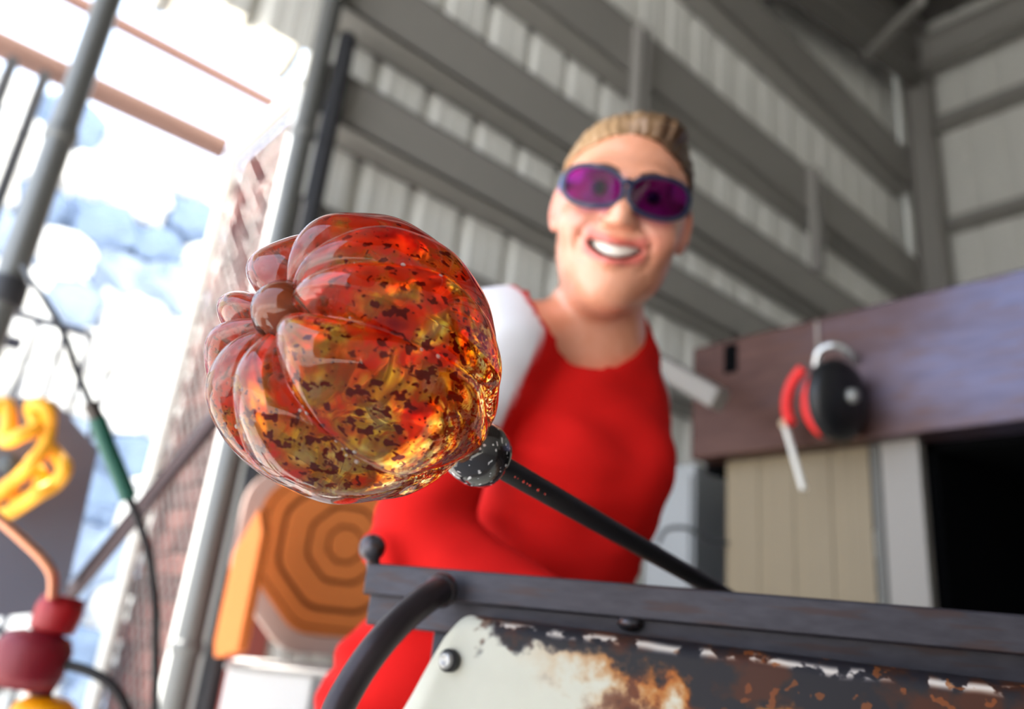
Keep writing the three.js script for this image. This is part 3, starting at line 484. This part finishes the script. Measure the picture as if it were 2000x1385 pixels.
  // hair combed back, darker on the far side
  const hairShell = ell(V(0, 0.036, -0.026), V(0.083, 0.0925, 0.101)), quiff = ell(V(0.022, 0.104, 0.022), V(0.036, 0.0145, 0.036)), bun = ell(V(0.01, 0.03, -0.145), V(0.045, 0.045, 0.04));
  const hairSDF = (x, y, z) => { let d = smin(smin(hairShell(x, y, z), bun(x, y, z), 0.02), quiff(x, y, z), 0.02); const part = Math.exp(-(((x + 0.012) / 0.006) ** 2)) * ss(0.0, 0.05, z) * 0.004; d += part; d += 0.0008 * Math.sin(Math.atan2(x + 0.012, y + 0.02) * 60 + 3 * N3(x * 20, y * 20, z * 20)) + 0.0015 * N3(x * 24, y * 24, z * 24); const line = y - (0.097 - (0.07 - z) * 0.66 - 4.0 * x * x * ss(0.0, 0.06, z) + 0.003 * N3(x * 60, y * 30, z * 60)); return Math.max(d, -line, -(faceSDF(x, y, z) + 0.012)); };
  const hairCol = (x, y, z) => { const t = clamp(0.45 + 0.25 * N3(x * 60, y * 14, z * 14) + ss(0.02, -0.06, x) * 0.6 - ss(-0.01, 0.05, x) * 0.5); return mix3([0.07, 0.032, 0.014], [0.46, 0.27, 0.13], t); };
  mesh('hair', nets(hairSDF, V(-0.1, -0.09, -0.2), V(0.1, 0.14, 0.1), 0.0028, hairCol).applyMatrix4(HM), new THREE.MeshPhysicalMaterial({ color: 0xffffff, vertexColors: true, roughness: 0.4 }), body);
  // purple glasses
  {
    const t = thing('safety_glasses', 'purple lensed glasses with dark blue frames on the face of the person', 'glasses', headC.clone()); t.quaternion.setFromRotationMatrix(new THREE.Matrix4().makeBasis(hx, hy, hz));
    const outline = (s, k) => { const p = []; for (let i = 0; i < 64; i++) { const a = i / 64 * Math.PI * 2, ca = Math.cos(a), sa = Math.sin(a), e = 2.5, q = Math.pow(Math.abs(ca), e) + Math.pow(Math.abs(sa), e), r = Math.pow(q, -1 / e); let x = ca * r * (0.0335 + k), y = sa * r * (0.0215 + k); y += 0.002 * ca - (ca < 0 && sa < 0 ? 0.35 * sa * ca * -0.012 : 0); p.push(new THREE.Vector2(s * (0.0375 + x), 0.014 + y)); } return s < 0 ? p.reverse() : p; };
    const wrap = (g, z0) => { const p = g.attributes.position; for (let i = 0; i < p.count; i++) p.setZ(i, p.getZ(i) + z0 - 4.6 * p.getX(i) ** 2 - 0.9 * (p.getY(i) - 0.014) ** 2); g.computeVertexNormals(); return g; };
    for (const s of [-1, 1]) {
      const sh = new THREE.Shape(outline(s, 0.0026)); sh.holes.push(new THREE.Path(outline(s, -0.0008).reverse()));
      mesh('frame', wrap(new THREE.ExtrudeGeometry(sh, { depth: 0.005, bevelThickness: 0.001, bevelSize: 0.0008, bevelSegments: 2, curveSegments: 24 }), 0.1), std(0x1c2440, 0.3), t);
      const lensMat = new THREE.MeshPhysicalMaterial({ color: 0x961cb8, specularIntensity: 0.25, roughness: 0.0, transmission: 1, thickness: 0, ior: 1.5 });
      const rings = 16, o = outline(s, 0), lp = [], li = []; for (let r = 0; r <= rings; r++) for (const q of o) { const k = r / rings, x = s * 0.0375 + (q.x - s * 0.0375) * k, y = 0.014 + (q.y - 0.014) * k; lp.push(x, y, 0.103 - 4.6 * x * x - 0.9 * (y - 0.014) ** 2); }
      for (let r = 0; r < rings; r++) for (let i = 0; i < 64; i++) { const a = r * 64 + i, b = r * 64 + (i + 1) % 64, c = a + 64, d = b + 64; li.push(a, c, b, b, c, d); }
      const lg = new THREE.BufferGeometry(); lg.setAttribute('position', new THREE.Float32BufferAttribute(lp, 3)); lg.setIndex(li); lg.computeVertexNormals(); mesh('lens', lg, lensMat, t);
      mesh('temple', beamGeo(V(s * 0.0735, 0.018, 0.074), V(s * 0.083, 0.022, -0.02), 0.003, 0.014, V(0, 1, 0), 0.001), std(s < 0 ? 0x5c7cc8 : 0x1c2440, 0.3), t);
    }
    mesh('bridge', tube([V(-0.007, 0.022, 0.1045), V(0, 0.0245, 0.1065), V(0.007, 0.022, 0.1045)], 0.0035, 16, 10), std(0x1c2440, 0.3), t);
  }
}

// ---------- right: purple-grey steel beam, reel, panels, dark opening ----------
const beamTex = tex(768, 256, (u, v) => { const n = fbm(u * 5, v * 2, 3, 3), n2 = fbm(u * 12, v * 14, 8, 4), r = ss(0.5, 0.1, u + 0.12 * n); let c = mix3([0.53, 0.53, 0.66], [0.38, 0.23, 0.17], clamp(r + 0.25 * ss(0.1, 0.5, n2) + 0.3 * ss(0.3, 0.0, v))); const k = 0.07 * n2; return [c[0] + k, c[1] + k, c[2] + k]; });  // blue stands for reflected sky, painted in; brown is rust
{
  const t = thing('steel_beam', 'heavy steel beam with rusty end and painted blue sky sheen at the right', 'beam', V(1.85, 1.46, -1.385));
  const g = new RoundedBoxGeometry(0.16, 0.352, 2.4, 3, 0.008).translate(0.08, 0.176, 1.2), p = g.attributes.position, uv = g.attributes.uv; for (let i = 0; i < p.count; i++) uv.setXY(i, p.getZ(i) / 2.0, p.getY(i) / 0.352);
  mesh('beam', g, new THREE.MeshPhysicalMaterial({ color: 0xb2aeae, map: beamTex, roughness: 0.4, metalness: 0.55 }), t);
  mesh('slot', box(-0.004, 0.01, 0.245, 0.335, 0.115, 0.16, 0.003), std(0x050506, 0.9, { specularIntensity: 0.1 }), t, 'small black slot');
  mesh('weld_seam', beamGeo(V(-0.002, 0.02, 0.41), V(-0.002, 0.34, 0.41), 0.008, 0.006, V(1, 0, 0), 0.002), std(0x8a8078, 0.5, { metalness: 0.4 }), t);
}
{
  const c = onX(1640, 782, 1.8), t = thing('cord_reel', 'red and black cord reel hanging on the steel beam', 'reel', c.clone());
  t.scale.setScalar(1.14);
  const d = V(-0.12, -0.1, 1).normalize(); // axis towards the room
  mesh('drum', lathe([[0, 0.0], [0.07, 0.002], [0.088, 0.012], [0.09, 0.03], [0.08, 0.045], [0.05, 0.05], [0.03, 0.055], [0, 0.056]], V(-0.035, -0.01, -0.01), d, 40), M.black, t);
  mesh('hub', lathe([[0, 0], [0.016, 0.001], [0.014, 0.014], [0, 0.016]], V(-0.045, -0.01, 0.045), d, 24), std(0xb8b8b4, 0.3, { metalness: 0.6 }), t);
  const redM = std(0xe01810, 0.4), arc = (r, x, w, a0, a1) => { const pts = []; for (let i = 0; i <= 24; i++) { const a = lerp(a0, a1, i / 24); pts.push(V(x, r * Math.sin(a), 0.02 - r * Math.cos(a))); } return tube(pts, w, 48, 12); };
  mesh('guard', arc(0.088, -0.012, 0.014, -0.95, 0.75), redM, t, 'red curved guard'); mesh('guard', arc(0.1, 0.0, 0.012, -0.45, 0.95).translate(-0.02, 0, -0.035), redM, t, 'red curved guard');
  mesh('hook', tube([V(-0.012, 0.085, -0.045), V(-0.02, 0.115, -0.03), V(-0.01, 0.125, 0.0), V(0.02, 0.11, 0.02), V(0.045, 0.1, 0.02)], 0.01, 30, 12), std(0xc8c8c8, 0.25, { metalness: 0.8 }), t);
  const e = onX(1545, 822, 1.8).sub(c), e2 = onX(1562, 880, 1.8).sub(c), e3 = onX(1578, 935, 1.8).sub(c);
  mesh('pull_cord', tube([e, e2, e3], 0.0075, 20, 10), std(0xd8d5cc, 0.6), t, 'white pull cord'); mesh('toggle', new THREE.SphereGeometry(0.012, 18, 14).translate(...e.toArray()), std(0xb9a58a, 0.5), t);
}
{ // beige ribbed panel, jamb and dark opening beyond
  const X = 1.92, t = thing('beige_panel', 'beige ribbed metal panel below the steel beam', 'panel', V(X, 0, -1.31)), g = mirrorFix(corrugated(0.42, 1.5, 0.105, 0.003)); g.rotateY(-Math.PI / 2);
  const beige = std(0x786a52, 0.6); const q = mesh('sheet', g, beige, t); q.position.set(0, 0, 0);
  mesh('edge', box(-0.01, 0.02, 0, 1.5, 0.43, 0.45), std(0x55534d, 0.6), t);
  struct('door_1', merge(box(1.92, 2.0, 0, 1.47, -0.845, -0.765), box(1.90, 1.92, 0, 1.47, -0.85, -0.76)), std(0x827c75, 0.55), 'pale door jamb beside the dark opening');
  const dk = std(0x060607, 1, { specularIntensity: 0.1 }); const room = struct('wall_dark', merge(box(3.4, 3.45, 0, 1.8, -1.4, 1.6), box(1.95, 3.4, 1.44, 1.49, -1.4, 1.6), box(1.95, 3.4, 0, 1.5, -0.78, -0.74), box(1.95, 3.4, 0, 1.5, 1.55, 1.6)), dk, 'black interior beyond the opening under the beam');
  const dj = thing('grey_cabinet', 'grey metal cabinet standing behind the beige panel', 'cabinet', V(2.1, 0, -1.75)); const gm = std(0x8d8f8f, 0.5);
  mesh('body', box(0, 0.32, 0, 1.52, 0, 0.2, 0.008), gm, dj); mesh('door', box(-0.012, 0, 0.05, 1.48, 0.01, 0.19, 0.004), gm, dj); mesh('handle', box(-0.03, -0.012, 0.9, 1.0, 0.15, 0.165, 0.004), M.darkpipe, dj);
  const pa = at(1200, 662, 2.35), pb = at(1408, 782, 1.93), sa = thing('steel_bracket', 'pale steel bracket bar ending in front of the rusty end of the steel beam', 'bracket', pb.clone()); mesh('bar', local(beamGeo(pa, pb, 0.05, 0.055, V(0, 1, 0), 0.008), pb), std(0x77716a, 0.6), sa); mesh('mount', local(beamGeo(pa, V(pa.x, pa.y, -2.98), 0.05, 0.055, V(0, 1, 0), 0.008), pb), std(0x77716a, 0.6), sa);
  const w = thing('wall_cable', 'thin dark cable looping in front of the grey wall right of the person', 'cable', V()); mesh('cable', tube([at(1285, 1062, 2.2), at(1300, 1036, 2.2), at(1340, 1032, 2.2), at(1385, 1055, 2.2), at(1425, 1062, 2.2)], 0.006, 40, 8), M.darkpipe, w);
}

// ---------- left back: octagonal kiln lid, cabinet, tools ----------
{
  const z = -2.25, c = onZ(676, 1064, z), t = thing('kiln_lid', 'orange octagonal kiln lid with concentric grooves standing on the white cabinet', 'kiln lid', c.clone());
  const mA = std(0xc8702f, 0.85), mB = std(0x5e3412, 0.9), mC = std(0xb79c90, 0.85);
  const oct = (r) => { const s = new THREE.Shape(), p = []; for (let i = 0; i < 8; i++) { const a = (i + 0.5) * Math.PI / 4; p.push([r * Math.cos(a) / 0.924, r * Math.sin(a) / 0.924]); } const rr = 0.22; for (let i = 0; i < 8; i++) { const a = p[(i + 7) % 8], b = p[i], d = p[(i + 1) % 8], s0 = [lerp(b[0], a[0], rr), lerp(b[1], a[1], rr)], s1 = [lerp(b[0], d[0], rr), lerp(b[1], d[1], rr)]; i ? s.lineTo(...s0) : s.moveTo(...s0); s.quadraticCurveTo(b[0], b[1], s1[0], s1[1]); } s.closePath(); return s; };
  const ring = (name, r0, r1, d, z0, m, lab) => { const s = oct(r0); if (r1) s.holes.push(new THREE.Path(oct(r1).getPoints(6).reverse())); return mesh(name, new THREE.ExtrudeGeometry(s, { depth: d, bevelSize: 0.004, bevelThickness: 0.004, curveSegments: 6 }).translate(0, 0, z0), m, t, lab); };
  ring('plate', 0.30, 0, 0.03, -0.05, mB); ring('rim', 0.325, 0.277, 0.05, -0.06, mC, 'pale pinkish rim');
  for (const [r0, r1] of [[0.268, 0.258], [0.245, 0.208], [0.188, 0.124], [0.105, 0.063], [0.046, 0]]) ring('ring', r0, r1, 0.024, -0.024, mA, 'orange ring');
  t.rotation.y = -0.28;
  const side = thing('kiln_side_board', 'lit side of the octagonal kiln lid as a narrow board painted bright orange', 'board', onZ(452, 1282, -2.15)); const h = onZ(450, 990, -2.15).y - side.position.y;
  mesh('board', new THREE.ExtrudeGeometry(new THREE.Shape([[-0.035, 0.03], [-0.025, 0], [0.045, 0.02], [0.045, h - 0.06], [0.02, h], [-0.035, h - 0.12]].map((q) => new THREE.Vector2(...q))), { depth: 0.03, bevelSize: 0.004, bevelThickness: 0.004 }), std(0xff8c3e, 0.6), side); side.rotation.y = -1.15;  // kiln lid side as a separate board; brighter orange stands for yard light
  const wc = onZ(455, 1292, -2.15), t2 = thing('white_cabinet', 'white metal cabinet below the octagonal kiln lid', 'cabinet', V(wc.x, 0, -2.12)); t2.rotation.y = -0.5; const top = wc.y - 0.018, wm = std(0xf2f1ee, 0.45);
  mesh('body', box(-0.02, 0.2, 0, top, -0.3, 0, 0.006), wm, t2); mesh('shaded_front', box(0.2, 0.62, 0, top, -0.3, -0.01, 0.006), std(0x9b9ea0, 0.45, { metalness: 0.3 }), t2); mesh('lid', box(-0.03, 0.63, top, top + 0.015, -0.31, 0.01, 0.004), std(0xb9b6b2, 0.5), t2); mesh('indicator', lathe([[0, 0], [0.015, 0.001], [0.013, 0.008], [0, 0.01]], V(0.29, top - 0.045, -0.005), V(0, 0, 1), 20), std(0xf2e23a, 0.4), t2, 'yellow button');  // grey part stands for the cabinet front in shade, beside its lit white side
  const rb = thing('red_post', 'reddish brown flat post right of the bright pipe post', 'post', V(1.2, 0, -2.8)); mesh('bar', box(-0.02, 0.1, 0, 1.5, -0.02, 0.02, 0.004), std(0x9a5048, 0.7), rb);
}
{ // leaning steel pipe
  const a = at(420, 818, 1.75), b = at(118, 1185, 1.95), t = thing('leaning_pipe', 'slanting shiny steel pipe leaning in front of the yard opening', 'pipe', b.clone());
  mesh('pipe', local(merge(bar(b, a.clone().add(a.clone().sub(b).multiplyScalar(0.3)), 0.019, 20), bar(b.clone(), b.clone().add(b.clone().sub(a).multiplyScalar((b.y - 0.02) / (a.y - b.y))), 0.019, 20)), b), std(0x4a4044, 0.25, { metalness: 0.8 }), t);
}
{ // hanging torch hose with a green grip
  const pts = [at(44, 520, 1.95), at(58, 545, 1.75), at(90, 590, 1.55), at(128, 660, 1.5), at(152, 730, 1.5), at(182, 800, 1.48)], t = thing('torch_hose', 'dark hose with a dark green grip hanging at the left', 'hose', pts[0].clone());
  mesh('upper_hose', local(tube(pts, 0.0065, 40, 10), pts[0]), M.rubber, t);
  mesh('ferrule', local(bar(at(176, 788, 1.48), at(192, 822, 1.48), 0.013), pts[0]), std(0x4a4440, 0.4, { metalness: 0.6 }), t);
  mesh('grip', local(tube([at(190, 818, 1.48), at(205, 860, 1.48), at(228, 915, 1.48), at(252, 975, 1.48)], 0.0155, 30, 14), pts[0]), std(0x0f5646, 0.45), t, 'dark green grip');
  mesh('lower_hose', local(tube([at(250, 968, 1.48), at(268, 1010, 1.48), at(290, 1080, 1.48), at(303, 1180, 1.48), at(304, 1290, 1.48), at(301, 1420, 1.48)], 0.0078, 40, 10), pts[0]), M.rubber, t);
}
{ // slate board, yellow coil, copper tube, red valve
  const z = -2.2, cs = [[-60, 770], [105, 785], [188, 880], [160, 1010], [118, 1190], [-60, 1210]].map(([x, y]) => onZ(x, y, z)), o = cs[4];
  const t = thing('slate_board', 'dark grey sheet hanging behind the yellow cord', 'sheet', o.clone()); mesh('sheet', new THREE.ExtrudeGeometry(new THREE.Shape(cs.map((p) => new THREE.Vector2(p.x - o.x, p.y - o.y))), { depth: 0.012, bevelSize: 0.002, bevelThickness: 0.002 }), std(0x6a6b78, 0.6), t); { const q = onZ(-50, 900, z); mesh('post', box(q.x - o.x - 0.02, q.x - o.x + 0.02, -o.y, q.y - o.y + 0.12, -0.04, -0.004, 0.003), M.darkpipe, t); }
  const yd = 1.77, Y = (x, y, d = 0) => at(x, y, yd + d), yo = Y(60, 880), ym = std(0xffb52e, 0.5);
  const y = thing('coiled_hose', 'yellow coiled cord hanging in front of the dark grey sheet', 'cord', yo.clone());
  mesh('coil', local(tube([Y(-20, 800), Y(10, 790, 0.02), Y(18, 830), Y(12, 860), Y(40, 850, -0.02), Y(70, 835), Y(62, 800, 0.02), Y(70, 790), Y(92, 798), Y(95, 835, 0.02), Y(88, 870), Y(62, 905, -0.02), Y(40, 930), Y(8, 955), Y(-20, 985, 0.02)], 0.0172, 160, 12), yo), ym, y);
  mesh('coil', local(tube([Y(88, 865), Y(110, 890, 0.02), Y(126, 915), Y(108, 945), Y(75, 965, -0.02), Y(45, 985), Y(20, 1000), Y(-20, 1010)], 0.0172, 80, 12), yo), ym, y);
  mesh('coil', local(tube([Y(60, 910, 0.03), Y(80, 930, 0.02), Y(70, 960, 0.03), Y(40, 975, 0.03), Y(15, 960, 0.03)], 0.0172, 60, 12), yo), ym, y);
  const bk = thing('dark_dial', 'round dark knob behind the yellow cord', 'knob', Y(22, 905, 0.05)); mesh('knob', lathe([[0, 0], [0.022, 0.002], [0.026, 0.012], [0.02, 0.022], [0, 0.025]], V(), CF.clone().negate(), 28), std(0x3b4348, 0.5), bk);
  const cp = [at(-30, 990, 1.3), at(40, 1050, 1.3), at(88, 1098, 1.3), at(103, 1125, 1.3), at(103, 1168, 1.3)], ct = thing('copper_tube', 'bent copper tube rising from the red valve', 'tube', cp[4].clone()); mesh('tube', local(tube(cp, 0.0085, 50, 14), cp[4]), std(0xc98a6c, 0.3, { metalness: 0.8 }), ct);
  const rd = at(60, 1290, 1.3), rv = thing('red_valve', 'dark red valve body with a red cap at the lower left corner', 'valve', rd.clone()), red = std(0x7a0a1e, 0.5), red2 = std(0x9e0c16, 0.45), u = CD.clone().negate();
  const U = V(0.1, 1, 0).normalize();
  mesh('body', lathe([[0, -0.045], [0.052, -0.043], [0.058, -0.02], [0.06, 0.02], [0.05, 0.04], [0.03, 0.046]], V(), U, 12), red, rv);
  mesh('cap', lathe([[0.028, 0.045], [0.037, 0.05], [0.039, 0.085], [0.034, 0.105], [0, 0.107]], V(0.012, 0, 0.008), U, 8), red2, rv, 'bright red cap');
  mesh('side_port', bar(V(), at(-40, 1290, 1.3).sub(rd), 0.036, 12), red, rv); { const q = at(90, 1375, 1.3).sub(rd); mesh('stem', bar(V(0.012, -0.03, 0), q, 0.0135), M.black, rv); mesh('stand', merge(bar(q, V(q.x, -rd.y, q.z), 0.0135), lathe([[0.14, 0], [0.14, 0.01], [0.02, 0.03]], V(q.x, -rd.y, q.z), V(0, 1, 0), 32)), M.black, rv); }
  mesh('outlet', bar(at(60, 1300, 1.29).sub(rd), at(63, 1350, 1.29).sub(rd), 0.01), std(0xd8805a, 0.4, { metalness: 0.5 }), rv);
  const yk = at(85, 1400, 1.3); mesh('knob', lathe([[0, -0.05], [0.05, -0.048], [0.056, -0.02], [0.05, 0.015], [0.03, 0.03], [0, 0.034]], yk.clone().sub(rd), U, 14), std(0xffb000, 0.4), rv, 'yellow round knob');
  const bc = [at(130, 1299, 1.3), at(165, 1308, 1.3), at(208, 1330, 1.3), at(238, 1365, 1.3), at(258, 1420, 1.3)], c = thing('black_hose', 'black hose curving away from the red valve', 'hose', bc[0].clone()); mesh('hose', local(tube(bc, 0.0085, 40, 12), bc[0]), M.rubber, c);
}
renderer.render(scene, camera);
